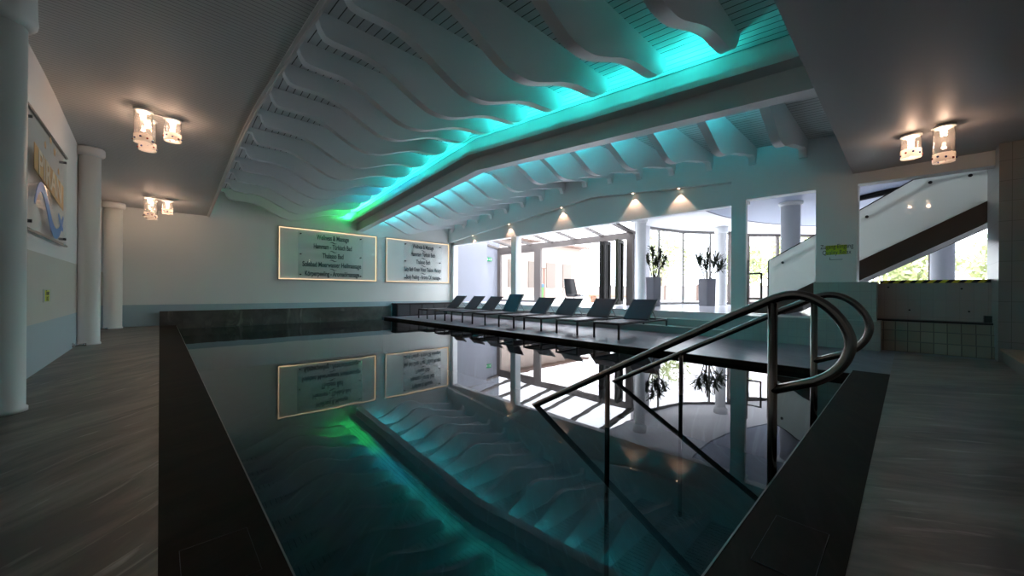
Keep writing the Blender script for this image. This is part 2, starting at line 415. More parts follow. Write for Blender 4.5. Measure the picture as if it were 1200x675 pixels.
# steps up to the lounge
lip = P('step_paint', (.34, .38, .36), .5)
stp = M().box(9.2, 9.799, 2.80, YF, 0, .17).box(9.5, 9.799, 2.80, YF, .17, .345)
struct('floor', stp, lip)
struct('trim_6', M().box(9.19, 9.22, 2.80, YF, .165, .173).box(9.49, 9.52, 2.80, YF, .34, .348).box(9.785, 9.82, 2.80, YF, .505, .524), P('step_nosing_lit', (.62,.66,.66), .4))  # pale colour stands for light grazing the tread edges

# ------------------------------------------------------------------ ceilings
def slab(name, x0, x1, ylist, zf, mat, th=.15):
    m = M()
    for a, b in zip(ylist[:-1], ylist[1:]):
        m.hexa([(x0,a,zf(a)),(x1,a,zf(a)),(x1,b,zf(b)),(x0,b,zf(b))], [(x0,a,zf(a)+th),(x1,a,zf(a)+th),(x1,b,zf(b)+th),(x0,b,zf(b)+th)])
    return struct(name, m, mat)
slab('ceiling', XL, XS-.05, [YS]+YA[1:], za, SOFFIT)
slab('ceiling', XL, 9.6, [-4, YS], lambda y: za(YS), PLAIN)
slab('ceiling', XS-.05, XU+.02, [YS-.05, RIDGE, YF], zc, HIGH)
# fascias of the soffit
fz = M()
for a, b in zip([YS]+YA[1:-1], YA[1:]):
    fz.hexa([(XS-.05,a,za(a)-.012),(XS,a,za(a)-.012),(XS,b,za(b)-.012),(XS-.05,b,za(b)-.012)], [(XS-.05,a,zc(a)),(XS,a,zc(a)),(XS,b,zc(b)),(XS-.05,b,zc(b))])
struct('trim_7', fz, WHITE)
struct('trim_8', M().box(XS-.05, XU, YS-.05, YS-.001, za(YS)+.15, zc(YS)+.02), WHITE)
# small light lip along the soffit edge
lp = M()
for a, b in zip([YS]+YA[1:-1], YA[1:]):
    lp.hexa([(XS-.012,a,za(a)-.03),(XS+.012,a,za(a)-.03),(XS+.012,b,za(b)-.03),(XS-.012,b,za(b)-.03)], [(XS-.012,a,za(a)+.0),(XS+.012,a,za(a)+.0),(XS+.012,b,za(b)+.0),(XS-.012,b,za(b)+.0)])
struct('trim_9', lp, P('edge_lip', (.7,.68,.66), .4))

# long beam with light troughs
t = thing('ceiling_beam', (5.5, RIDGE, zbm(RIDGE)), 'long white boxed beam under the high ceiling with glowing cyan light trough', 'beam')
LOC[t.name] = Vector((5.5, RIDGE, zbm(RIDGE)))
bm_ = M(); tr = M(); tr2 = M(); crn = M()
for a, b in ((YS, RIDGE), (RIDGE, YF)):
    bm_.hexa([(5.42,a,zbm(a)),(5.64,a,zbm(a)),(5.64,b,zbm(b)),(5.42,b,zbm(b))], [(5.42,a,zc(a)-.005),(5.64,a,zc(a)-.005),(5.64,b,zc(b)-.005),(5.42,b,zc(b)-.005)])
    for (m, x0, x1, z0, z1) in ((tr,5.17,5.419,.29,.335),(tr,5.17,5.19,.335,.375),(tr2,5.641,5.86,.29,.335),(tr2,5.84,5.86,.335,.375)):
        m.hexa([(x0,a,zbm(a)+z0),(x1,a,zbm(a)+z0),(x1,b,zbm(b)+z0),(x0,b,zbm(b)+z0)], [(x0,a,zbm(a)+z1),(x1,a,zbm(a)+z1),(x1,b,zbm(b)+z1),(x0,b,zbm(b)+z1)])
bm_.build('beam_body', BEAM, t); tr.build('light_trough', BEAM, t); tr2.build('light_trough', BEAM, t)

# LED strips: real lamps lying in the troughs
def led_col(y):
    if y > 12.2: return (.04, 1.0, .22)
    if y > 11.2: return (.04, .85, .75)
    if y > 9.5: return (.03, .72, 1.0)
    return (.03, .90, .83)
LEDW_L, LEDW_R = 12.5, 62
segs = 14
for side, x, pw in ((0, 5.215, LEDW_L), (1, 5.75, LEDW_R)):
    for i in range(segs):
        a = 1.7 + (YF-.15-1.7)*i/segs; b = 1.7 + (YF-.15-1.7)*(i+1)/segs; y = (a+b)/2
        ld = bpy.data.lights.new('led_strip', 'AREA'); ld.shape = 'RECTANGLE'; ld.size = .03; ld.size_y = (b-a)*.9
        var = [1, .55, 1.2, .8, 1.1, .6, 1.0, .45, 1.1, .75, 1.0, .7, 1.15, 1.0][i]
        ld.energy = pw * (var * (3.6 if y > 12 else (1.3 if y > 9 else 1)) if side == 0 else 1); ld.color = led_col(y) if side == 0 else (.04, .72, .85)
        lo = bpy.data.objects.new('led_strip', ld); C.objects.link(lo)
        lo.location = (x, y, zbm(y)+.35)
        tilt = -.85 if side == 0 else .8
        lo.rotation_euler = (PI, tilt, 0)

# wavy fins
def interp(pts, x):
    for i in range(len(pts)-1):
        x0, y0 = pts[i]; x1, y1 = pts[i+1]
        if x0 <= x <= x1:
            pm = pts[i-1] if i else pts[i]; pp = pts[i+2] if i+2 < len(pts) else pts[i+1]
            m0 = (y1-pm[1])/(x1-pm[0]); m1 = (pp[1]-y0)/(pp[0]-x0)
            h = x1-x0; u = (x-x0)/h
            return (2*u**3-3*u**2+1)*y0 + (u**3-2*u**2+u)*h*m0 + (-2*u**3+3*u**2)*y1 + (u**3-u**2)*h*m1
    return pts[-1][1]
def fin_profile(pts, n=60):
    x0, x1 = pts[0][0], pts[-1][0]
    return [(x0+(x1-x0)*i/n, interp(pts, x0+(x1-x0)*i/n)) for i in range(n+1)]
LP = [(1.42,.20),(1.46,.27),(1.56,.30),(2.0,.30),(2.3,.39),(2.6,.54),(2.9,.67),(3.1,.70),(3.35,.67),(3.6,.58),(3.9,.46),(4.2,.38),(4.5,.35),(4.75,.31),(4.9,.23),(5.0,.11),(5.04,.02)]
RP = [(5.66,.22),(6.0,.26),(6.3,.33),(6.7,.48),(7.1,.66),(7.35,.69),(7.6,.64),(8.0,.50),(8.5,.38),(8.9,.30),(9.15,.23),(9.3,.22)]
lp_ = [(XS+.005, .09), (1.39, .10)] + fin_profile(LP)
rp_ = fin_profile(RP) + [(9.33,.22),(9.38,.36),(9.42,.37),(9.46,.26),(9.495,.2)]
TH = .13
def fin_mesh(prof, name):
    n = len(prof); x0 = prof[0][0]; xr = (prof[0][0]+prof[-1][0])/2
    m = M()
    v = []
    for (x, d) in prof: v += [(x-xr, 0, 0), (x-xr, 0, -d), (x-xr, -TH, 0), (x-xr, -TH, -d)]
    nb = len(v)
    for (x, d) in prof: v += [(x-xr, 0, -d), (x-xr, -TH, -d)]
    m.add(v, [])
    for i in range(n-1):
        a, b = 4*i, 4*(i+1)
        m.f += [[a, a+1, b+1, b], [a+2, b+2, b+3, a+3], [nb+2*i, nb+2*i+1, nb+2*i+3, nb+2*i+2], [a, b, b+2, a+2]]; m.sm += [False, False, True, False]
    m.f += [[0, 2, 3, 1], [4*(n-1), 4*(n-1)+1, 4*(n-1)+3, 4*(n-1)+2]]; m.sm += [False, False]
    me = bpy.data.meshes.new(name); me.from_pydata([tuple(q) for q in m.v], [], m.f)
    for p, k in zip(me.polygons, m.sm): p.use_smooth = k
    me.materials.append(FIN); me.validate(); me.update()
    return me, xr
meL, xrL = fin_mesh(lp_, 'ceiling_fin'); meR, xrR = fin_mesh(rp_, 'ceiling_fin')
NF = 15
def ykl(k): return 1.46 + .885*k
for k in range(NF):
    y = ykl(k)
    for me, xr, side in ((meL, xrL, 'left'), (meR, xrR, 'right')):
        o = bpy.data.objects.new('ceiling_fin', me); C.objects.link(o)
        o.location = (xr, y+TH/2, min(zc(y+TH/2), zc(y-TH/2)))
        tag(o, 'white wavy ceiling fin %s of the long beam, %s from the sign wall' % (side, ORD[NF-1-k]), 'ceiling fin', 'wavy ceiling fins')

# ------------------------------------------------------------------ left aisle columns
for (x, y, r, lab) in ((-.935, 5.0, .135, 'thick white round column at the left edge, nearest of the three'),
                       (-.93, 10.2, .14, 'white round column along the left wall between the other two'),
                       (-.87, 14.0, .17, 'white round column in the far left corner')):
    zt = za(y); dz = .36 if y < 6 else 0
    t = thing('round_column', (x, y, 0), lab, 'column', 'round columns of the left aisle')
    M().lathe(x, y, [(r+.012, 0), (r+.012, .03), (r, .04), (r, zt-.16-dz)], 40).build('shaft', COLM, t)
    M().lathe(x, y, [(r, zt-.16-dz), (r+.02, zt-.155-dz), (r+.05, zt-.12-dz), (r+.055, zt-.09-dz), (r+.05, zt-.02-dz), (r+.045, zt-.004)], 40).build('capital', COLM, t)
# pipe stubs beside the columns
for (y, z, lab) in ((9.7, .05, 'small chrome pipe stub on the blue dado before the middle column'), (13.35, .05, 'small chrome pipe stub on the blue dado before the corner column')):
    t = thing('pipe_stub', (XL, y, z), lab, 'pipe stub')
    M().tube([(XL, y, z), (XL+.13, y, z)], .018, 12).build('pipe', CHROME, t)
    M().tube([(XL+.0, y, z), (XL+.012, y, z)], .04, 16).build('flange', CHROME, t)
    M().tube([(XL+.13, y, z), (XL+.16, y, z)], .026, 12).build('cap', CHROME, t)

# ------------------------------------------------------------------ left wall plaque
t = thing('wall_plaque', (XL, 7.85, 1.68), 'large glass plaque with orange lettering block and blue wave on the left wall', 'plaque')
PX = XL + .05
def PL(y, z, x=PX): return (x, y, z)
M().box(PX-.006, PX+.006, 6.33, 8.60, 1.65, 2.93).build('glass_plate', SIGNG, t)
M().box(PX-.014, PX+.016, 6.31, 8.62, 1.625, 1.65).build('rail', STEEL, t)
M().box(PX-.014, PX+.016, 6.31, 8.62, 2.93, 2.955).build('rail', STEEL, t)
for y in (6.46, 8.48):
    for z in (1.73, 2.85): M().tube([(XL, y, z), (PX+.02, y, z)], .018, 12).build('standoff', BLACKM, t)
def strip(pts, wd, x, th=.003):
    m = M(); n = len(pts); v = []
    for i, (y, z) in enumerate(pts):
        a = pts[max(0, i-1)]; b = pts[min(n-1, i+1)]; dy, dz = b[0]-a[0], b[1]-a[1]; l = math.hypot(dy, dz) or 1
        w_ = wd[i] if isinstance(wd, list) else wd
        ny, nz_ = -dz/l*w_/2, dy/l*w_/2
        v += [(x, y+ny, z+nz_), (x, y-ny, z-nz_), (x+th, y+ny, z+nz_), (x+th, y-ny, z-nz_)]
    f = []
    for i in range(n-1):
        a, b = 4*i, 4*i+4
        f += [(a, a+1, b+1, b), (a+2, b+2, b+3, a+3), (a, b, b+2, a+2), (a+1, a+3, b+3, b+1)]
    f += [(0, 2, 3, 1), (4*n-4, 4*n-3, 4*n-1, 4*n-2)]
    return m.add(v, f)
yy = lambda u: 6.44 + u*2.04
blk = M().hexa([(PX+.008,yy(.08),2.33),(PX+.012,yy(.08),2.33),(PX+.012,yy(.92),2.12),(PX+.008,yy(.92),2.12)],[(PX+.008,yy(.08),2.62),(PX+.012,yy(.08),2.62),(PX+.012,yy(.92),2.46),(PX+.008,yy(.92),2.46)])
blk.build('orange_block', ORANGE, t)
text_mesh('PIRAN', .40, P('pale_lettering', (.72,.62,.48), .5), 'lettering', t, (PX+.014, yy(.5), 2.38), (0, 1, -.09), (0,.0,1), xs=1.25, ext=.002)
for (u, z, s) in ((.35, 2.74, .05), (.5, 2.88, .05), (.62, 2.80, .06), (.75, 2.60, .05)):
    m = M(); pts = []
    for k in range(10):
        a = PI/2 + 2*PI*k/10; r = s if k % 2 == 0 else s*.42; pts.append((PX+.008, yy(u)+r*1.3*math.cos(a), z+r*math.sin(a)))
    m.prism(pts, (.003, 0, 0)).build('star', ORANGE, t)
wave = [(.10,1.96),(.16,2.10),(.24,2.19),(.33,2.16),(.42,2.03),(.50,1.88),(.58,1.78),(.68,1.74),(.78,1.79),(.86,1.90),(.93,2.03)]
wp = [(yy(u), interp(wave, u)) for u in [.10+.83*i/40 for i in range(41)]]
strip(wp, [.05+.10*math.sin(PI*i/40)**.7 for i in range(41)], PX+.008).build('wave', BLUEP, t)
w2 = [(yy(.74), 2.02), (yy(.80), 1.94), (yy(.87), 1.86), (yy(.90), 1.84)]
strip(w2, [.05,.09,.08,.05], PX+.012).build('wave', BLUEP, t)

# stickers
def sticker(name, loc, label, pieces):
    t = thing(name, loc, label, 'wall sticker'); return t
t = thing('wall_sticker', (XL, 7.73, .83), 'small yellow and grey sticker on the cream left wall below the plaque', 'wall sticker')
M().box(XL, XL+.003, 7.48, 7.96, .83, 1.0).build('backing', P('sticker_back', (.45,.45,.40), .6), t)
M().box(XL+.003, XL+.005, 7.58, 7.84, .84, .985).build('yellow_patch', YELLOW, t)
text_mesh('Zone', .09, INK, 'lettering', t, (XL+.006, 7.72, .95), (0,1,0), ext=.001)
text_mesh('B S', .09, INK, 'lettering', t, (XL+.006, 7.72, .87), (0,1,0), ext=.001)
t = thing('wall_sticker', (XL, 12.55, .86), 'tiny yellow sticker on the left wall between the middle and corner columns', 'wall sticker')
M().box(XL, XL+.003, 12.40, 12.70, .86, 1.04).build('backing', P('sticker_back2', (.5,.5,.42), .6), t)
M().box(XL+.003, XL+.005, 12.46, 12.62, .89, 1.01).build('yellow_patch', YELLOW, t)
t = thing('wall_sticker', (XU, .95, 1.66), 'yellow highlighted sticker with two dark lines on the big pier', 'wall sticker')
M().box(XU-.008, XU-.004, .80, 1.11, 1.76, 1.94).build('yellow_patch', YELLOW, t)
for body, z, w_ in (('Zugang Eingang', 1.915, .48), ('Quality Relax', 1.80, .42)):
    o = text_mesh(body, .12, INK, 'lettering', t, (XU-.010, .95, z), (0,-1,0), ext=.001)
    ylo = min(v.co.y for v in o.data.vertices); yhi = max(v.co.y for v in o.data.vertices); ym = (ylo+yhi)/2
    for v in o.data.vertices: v.co.y = ym + (v.co.y-ym)*w_/(yhi-ylo)
M().box(XU-.007, XU-.004, .86, 1.05, 1.66, 1.668).box(XU-.007, XU-.004, 1.042, 1.05, 1.66, 1.71).build('bracket_line', INK, t)

# ------------------------------------------------------------------ lit signs on the far wall
def wall_sign(x0, x1, z0, z1, px0, px1, lines, lab, cx, w_):
    t = thing('wall_sign', ((x0+x1)/2, YF, z0), lab, 'sign')
    y = YF
    b = .022
    M().box(x0, x1, y-.03, y-.001, z1-b, z1).box(x0, x1, y-.03, y-.001, z0, z0+b).box(x0, x0+b, y-.03, y-.001, z0+b, z1-b).box(x1-b, x1, y-.03, y-.001, z0+b, z1-b).build('glowing_frame', LEDW, t)
    e = .025
    M().box(x0-e, x1+e, y-.05, y-.001, z1, z1+e).box(x0-e, x1+e, y-.05, y-.001, z0-e, z0).box(x0-e, x0, y-.05, y-.001, z0, z1).box(x1, x1+e, y-.05, y-.001, z0, z1).build('outer_frame', P('frame_'+str(int(x0*10)), (.45,.42,.36), .4), t)
    M().box(px0, px1, y-.075, y-.065, z0+.1, z1-.1).build('glass_plate', SIGNG, t)
    for px in (px0+.08, px1-.08):
        for pz in (z0+.17, (z0+z1)/2, z1-.17): M().tube([(px, y, pz), (px, y-.085, pz)], .022, 10).build('standoff', BLACKM, t)
    n = len(lines); 
    for i, ln in enumerate(lines):
        z = z1 - .25 - i*(z1-z0-.46)/(n-1)
        o = text_mesh(ln, .24, INK, 'lettering', t, (cx, y-.079, z), (1,0,0), xs=1, ext=.002)
        wd = max(v.co.x for v in o.data.vertices) - min(v.co.x for v in o.data.vertices)
        sx = w_[i]/wd; mx = (max(v.co.x for v in o.data.vertices) + min(v.co.x for v in o.data.vertices))/2
        for v in o.data.vertices: v.co.x = mx + (v.co.x-mx)*sx
        if i < n-1:
            zz = z - (z1-z0-.46)/(n-1)/2
            pts = [(cx-.12+.24*k/12, y-.079, zz+.022*math.sin(2*PI*k/12)) for k in range(13)]
            M().tube(pts, [.004+.012*math.sin(PI*k/12) for k in range(13)], 6).build('tilde_ornament', INK, t)
wall_sign(2.86, 6.16, 1.385, 3.125, 3.42, 5.62, ['Wellness & Massage', 'Hammam - Türkisch Bad', 'Thalasso Bad', 'Solebad Meerwasser Heilmassage', 'Körperpeeling - Aromaölmassage'],
          'larger glowing framed sign on the far wall listing German spa treatments', 4.55, [1.1, 1.30, .72, 2.0, 1.85])
wall_sign(6.56, 9.52, 1.385, 3.125, 7.30, 9.12, ['Wellness & Massage', 'Hammam Turkish Bath', 'Thalasso Bath', 'Salty Bath Ocean Water Thalasso Massage', 'Body Peeling - Aroma Oil massage'],
          'glowing framed sign on the far wall nearest the windows listing English spa treatments', 8.2, [1.0, 1.15, .68, 1.75, 1.6])

# dark low bench against far wall
t = thing('low_bench', (8.2, 14.07, 0), 'long low black cabinet bench against the far wall behind the loungers', 'bench')
M().box(6.8, 9.62, 13.85, 14.29, .47, .52).build('top', BOXD, t, .004)
M().box(6.83, 9.6, 13.9, 14.29, 0, .47).build('carcass', BOXD, t)
for i in range(5):
    xa = 6.86 + i*.55; M().box(xa, xa+.52, 13.87, 13.898, .04, .45).build('door', P('bench_door', (.03,.03,.032), .45) if i == 0 else bpy.data.materials['bench_door'], t)

# ------------------------------------------------------------------ ceiling lamps
def lamp_cluster(px, py, z, cyls, lab, ang=0):
    t = thing('ceiling_lamp', (px, py, z), lab, 'lamp', 'glass cylinder ceiling lamps')
    xs = [c[0] for c in cyls]; ysx = [c[1] for c in cyls]
    mp_ = M().box(px+min(xs), px+max(xs), py+min(ysx), py+min(ysx)+.03, z-.018, z)
    for (dx, dy, ln) in cyls: mp_.lathe(px+dx, py+dy, [(.112, z-.022), (.112, z)], 28)
    mp_.build('mounting_plate', WHITE, t)
    for (dx, dy, ln) in cyls:
        x, y = px+dx, py+dy; zt = z-.022; zb = zt-ln; R = .105; bh = .115
        g = M(); g.lathe(x, y, [(R, zb+bh), (R, zt), (R-.005, zt), (R-.005, zb+bh)], 28, caps=False); go = g.build('glass_cylinder', LAMPG, t)
        M().lathe(x, y, [(R+.001, zb), (R+.001, zb+bh), (R-.006, zb+bh), (R-.006, zb)], 28, caps=False).build('frosted_band', BAND, go)
        for k in range(9):
            a = 2*PI*k/9 + dx*7; s = M(); rr = R+.002
            p = Vector((x+rr*math.cos(a), y+rr*math.sin(a), zb+.05+.02*math.sin(k*5))); s.sphere(p, .014, 6, 4); s.build('bead', SPECK if k % 3 else SPECKR, go)
        M().lathe(x, y, [(.012, zt-.11), (.012, zt)], 12).build('socket', CHROME, t)
        b = M()
        for q, rr in ((.02, .040), (.06, .034), (.095, .030)): b.lathe(x, y, [(.004, zt-q-.012), (rr, zt-q-.008), (rr, zt-q), (.004, zt-q+.004)], 14)  # one light source; the other glowing discs imitate its reflections in the glass
        b.build('bulb_and_reflections', BULB, t)
        ld = bpy.data.lights.new('lamp_light', 'POINT'); ld.energy = LAMPW; ld.color = (1, .63, .45); ld.shadow_soft_size = .035
        lo = bpy.data.objects.new('lamp_light', ld); C.objects.link(lo); lo.location = (x, y, zt-.15)
BAND = pane_mat('frosted_band', (.9,.85,.8), .5, .92, (1, .95, .90))
LAMPW = 3.0
lamp_cluster(-.03, 8.0, za(8.3)-.01, [(-.16, -.12, .46), (.17, -.02, .32), (-.12, .28, .46)], 'cluster of three lit glass cylinders on the left aisle ceiling, nearer one')
lamp_cluster(-.03, 13.0, za(13.3)-.01, [(-.16, -.12, .46), (.17, -.02, .32), (-.12, .28, .46)], 'cluster of three lit glass cylinders on the left aisle ceiling, by the far wall')
lamp_cluster(7.65, -.15, za(0), [(.08, .13, .30), (-.03, -.17, .46)], 'pair of lit glass cylinders on the near ceiling above the stairs side')

# downlights in the ledge
for i, y in enumerate((12.56, 10.33, 7.8, 5.26, 4.0)):
    z = ledge(y)
    t = thing('downlight', (XU+.06, y, z), 'small warm recessed downlight under the ledge, %s from the far wall' % ORD[i], 'downlight', 'downlights under the window ledge')
    M().lathe(XU+.06, y, [(.045, z-.012), (.045, z-.001)], 20).build('trim_ring', CHROME, t)
    M().lathe(XU+.06, y, [(.024, z-.016), (.024, z-.012)], 16).build('lens', LENSM, t)
    ld = bpy.data.lights.new('downlight_light', 'SPOT'); ld.energy = 19; ld.color = (1, .60, .40); ld.spot_size = 1.5; ld.spot_blend = .35; ld.shadow_soft_size = .015
    lo = bpy.data.objects.new('downlight_light', ld); C.objects.link(lo); lo.location = (XU+.06, y, z-.03); lo.rotation_euler = (0, .05, 0)

# ------------------------------------------------------------------ handrails
def cat(pts, n=10):
    out = []; P_ = [Vector(p) for p in pts]
    for i in range(len(P_)-1):
        p0 = P_[max(0, i-1)]; p1 = P_[i]; p2 = P_[i+1]; p3 = P_[min(len(P_)-1, i+2)]
        for k in range(n):
            u = k/n; out.append(.5*((2*p1)+(-p0+p2)*u+(2*p0-5*p1+4*p2-p3)*u*u+(-p0+3*p1-3*p2+p3)*u**3))
    out.append(P_[-1]); return out
def handrail(x, lab):
    t = thing('handrail', (x, .54, 0), lab, 'handrail', 'steel pool handrails')
    prof = [(.66,.905),(.565,.955),(.475,.99),(.385,.985),(.30,.935),(.235,.85),(.203,.755),(.22,.66),(.275,.575),(.35,.52)]
    pts = [(x, 2.85, -.32), (x, 2.42, -.07), (x, 1.6, .388)] + [(x, .75, .86)]
    loop = pts + cat([(x, y, z) for y, z in prof], 6) + [(x, .54, .437)]
    M().tube(loop, .0255, 16).build('rail', STEEL, t)
    M().tube([(x, .54, -.5), (x, .54, .945)], .0245, 16).build('post', STEEL, t)
    zz = .388 + (1.65-1.6)*-.56
    M().tube([(x, 1.64, -1.35), (x, 1.64, .355)], .0195, 14).build('post', STEEL, t)
    M().tube([(x, .54, -.5), (x, .49, -.5)], .03, 12).box(x-.05, x+.05, .4905, .497, -.55, -.4).build('wall_bracket', STEEL, t)
handrail(2.60, 'curved brushed steel pool handrail nearer the camera, its loop overlapping the other')
handrail(4.00, 'curved brushed steel pool handrail behind the nearer one, towards the loungers')

# ------------------------------------------------------------------ loungers
def make_lounger(up=False):
    t = thing('sun_lounger', (0, 0, 0), 'x', 'sun lounger', 'sun loungers in a row')
    # local: foot at x=0, head at x=2.28, y from 0 to .64
    W, H, Ln = .65, .345, 2.28
    s = .035
    M().box(0, Ln, 0, s, H-.04, H).box(0, Ln, W-s, W, H-.04, H).box(0, s, s, W-s, H-.04, H).box(Ln-s, Ln, s, W-s, H-.04, H).box(1.26, 1.29, s, W-s, H-.04, H).build('frame', BLACKM, t, .004)
    for (x, y) in ((0, 0), (0, W-s), (Ln-s, 0), (Ln-s, W-s)):
        M().box(x, x+s, y, y+s, 0, H-.04).build('leg', BLACKM, t)
    M().box(s, 1.26, s*.6, W-s*.6, H-.005, H+.012).build('seat', SLING, t, .004)
    # backrest
    ang = math.radians(58 if up else 45); Lb = .66
    ca, sa = math.cos(ang), math.sin(ang); x0, z0 = 1.29, H+.005
    th = .028
    def q(u, v, y): return (x0+u*ca-v*sa, y, z0+u*sa+v*ca)
    M().hexa([q(0,0,.02), q(Lb,0,.02), q(Lb,0,W-.02), q(0,0,W-.02)], [q(0,th,.02), q(Lb,th,.02), q(Lb,th,W-.02), q(0,th,W-.02)]).build('backrest', SLING, t, .006)
    fr = M()
    for y in (.0, W-.02): fr.hexa([q(0,-.008,y), q(Lb+.01,-.008,y), q(Lb+.01,-.008,y+.02), q(0,-.008,y+.02)], [q(0,th+.004,y), q(Lb+.01,th+.004,y), q(Lb+.01,th+.004,y+.02), q(0,th+.004,y+.02)])
    fr.build('back_frame', BLACKM, t)
    pr = M()
    for y in (.08, W-.08): pr.tube([q(Lb*.6, -.005, y), (x0+Lb*.6*ca+.28, y, H-.03)], .008, 8)
    pr.tube([(x0+Lb*.6*ca+.28, .03, H-.03), (x0+Lb*.6*ca+.28, W-.03, H-.03)], .009, 8)
    pr.build('prop', BLACKM, t)
    return t
LY = [11.95, 10.83, 9.80, 8.62, 7.38, 6.37, 5.26, 4.17]
base = make_lounger(); upr = make_lounger(True)
used = False
for i, y in enumerate(LY):
    if i == 3: o = upr
    elif not used: o = base; used = True
    else: o = copy_tree(base)
    o.location = (7.06+random.uniform(-.03,.03), y, 0); o.rotation_euler.z = random.uniform(-.012, .012)
    o['label'] = ('charcoal mesh sun lounger with its backrest raised steepest, fourth from the far wall' if i == 3 else
                  ('charcoal mesh sun lounger with black frame, nearest to the pool steps' if i == 7 else
                   'charcoal mesh sun lounger with black frame, %s from the far wall' % ORD[i]))

# ------------------------------------------------------------------ right hand recess, bench and stair
panel = struct('wall_right', M().box(9.82, 9.95, -.93, .45, .545, 1.20), PANELT)
struct('trim_10', M().box(9.60, 9.83, -.93, .40, .515, .55).box(9.72, 9.83, -.93, -.85, .55, .66), P('dark_ledge', (.02,.018,.016), .4))
struct('wall_right', M().box(9.52, 9.85, -.93, .40, .37, .515).box(9.48, 9.85, -.93, .40, .185, .37).box(9.44, 9.85, -.93, .40, 0, .185), BENCHT)
for k, (y, z) in enumerate(((.25, 1.13), (-.62, 1.10), (-.02, .72), (-.7, .72))):
    M().tube([(9.822, y, z), (9.812, y, z)], .014, 10).build('screw', BLACKM, panel)
t = thing('hazard_tape', (9.9, -.3, 1.225), 'yellow and black striped hazard strip along the top of the recess panel', 'hazard strip')
M().box(9.80, 9.98, -.925, .36, 1.201, 1.255).build('strip', HAZ, t)
# raised platform with wooden edge
t = thing('wooden_platform', (7.6, -1.6, 0), 'low raised platform with warm wooden top at the right edge', 'platform')
M().box(6.2, 9.13, -2.6, -.97, 0, .17).build('riser', P('platform_riser', (.15,.14,.12), .5), t)
M().box(6.18, 9.13, -2.6, -.95, .17, .20).build('top', WOOD, t)

SX = 10.4
t = thing('staircase', (SX, 1, .52), 'staircase with brown stringer rising to the right behind the window wall', 'staircase')
def sz(y): return 1.67 - .585*(y-.71)      # top edge of stringer
def szb(y): return 1.255 - .60*(y-.71)
ya, yb = 2.62, -1.6
M().prism([(SX, ya, max(.53, sz(ya))), (SX, yb, sz(yb)), (SX, yb, szb(yb)), (SX, 1.93, .53), (SX, ya, .53)], (.06, 0, 0)).build('stringer', BROWN, t)
M().prism([(SX+1.7, ya, max(.53, sz(ya))), (SX+1.7, yb, sz(yb)), (SX+1.7, yb, szb(yb)), (SX+1.7, 1.93, .53), (SX+1.7, ya, .53)], (.06, 0, 0)).build('stringer', BROWN, t)
M().prism([(SX+.06, 1.9, .54), (SX+.06, yb, szb(yb)+.02), (SX+.06, yb, szb(yb)+.12), (SX+.06, 1.9, .66)], (1.64, 0, 0)).build('soffit', P('stair_soffit', (.075,.07,.065), .6, spec=.2), t)
stt = M()
ns = 17
for i in range(ns):
    y = 2.5 - .29*i; z = .52 + .17*(i+1)
    if y-.3 < yb: break
    stt.box(SX+.06, SX+1.7, y-.31, y, z-.05, z)
stt.build('tread', P('tread_stone', (.3,.28,.26), .5), t)
t2 = thing('stair_balustrade', (SX, 1, 1.4), 'frosted glass balustrade with slim dark edge on the staircase', 'balustrade')
gx = SX-.03
top = [(2.24, 1.775), (.715, 2.69), (-.063, 3.175), (-1.0, 3.19)]
gp = [(gx, y, z) for y, z in top] + [(gx, -1.0, sz(-1.0)-.01), (gx, 2.24, sz(2.24)-.01)]
M().prism(gp, (.012, 0, 0)).build('glass_panel', FROST, t2)
M().tube([(gx+.006, y, z) for y, z in top], .011, 8).build('edge_trim', DARKFR, t2)
M().tube([(gx+.006, 2.25, sz(2.24)), (gx+.006, 2.25, 1.775)], .012, 8).tube([(gx+.006, -1.0, sz(-1.0)), (gx+.006, -1.0, 3.19)], .014, 8).build('end_trim', DARKFR, t2)
hr = [(gx+.09, 2.20, 1.60), (gx+.09, 1.97, 1.71), (gx+.09, .575, 2.53), (gx+.09, -.30, 3.07), (gx+.09, -.95, 3.12)]
M().tube(hr, .024, 12).build('handrail_bar', P('pale_rail', (.6,.58,.55), .3), t2)
for (y, z) in ((1.97, 1.71), (.575, 2.56), (-.274, 3.075), (-.745, 3.10)):
    M().tube([(gx-.012, y, z), (gx+.09, y, z)], .028, 14).build('bracket', BLACKM, t2)
# small gate frame beyond the pillar
t = thing('gate_frame', (9.9, 2.3, .52), 'small brown metal gate frame on the lounge floor right of the slim pillar', 'gate')
g = M()
for (a, b) in (((10.0,2.58,1.46),(10.0,2.3,1.46)), ((10.0,2.3,1.475),(10.0,2.3,.865)), ((10.0,2.3,.88),(10.0,2.58,.88))):
    g.tube([a, b], .02, 8)
g.build('frame', BROWN, t); M().tube([(10.0,2.58,.52),(10.0,2.58,1.78)], .022, 10).build('post', TAUPE, t)

# ------------------------------------------------------------------ lounge
FZ = .52
arc = [(14.2, 7.16), (14.9, 7.02), (16.3, 6.62), (17.3, 5.88), (17.9, 5.3), (19.2, 4.93), (20.1, 4.02), (21.4, 2.9), (21.9, 1.2), (21.9, -.6), (21.3, -2.4), (20, -4.2)]
fl = [(9.8, 2.8), (9.8, YF), (9.88, YF+.6), (13.1, YF+.6), (13.1, 7.2)] + arc + [(9.8, -4.2)]
m = M(); m.prism([(x, y, .30) for x, y in fl], (0, 0, .22)); struct('floor', m, LOUNGEF)
m = M(); m.prism([(9.84, 7.15, 3.66)] + [(x, y, 3.66) for x, y in arc] + [(9.84, -4.2, 3.66)], (0, 0, .2)); struct('ceiling', m, LOUNGEC)
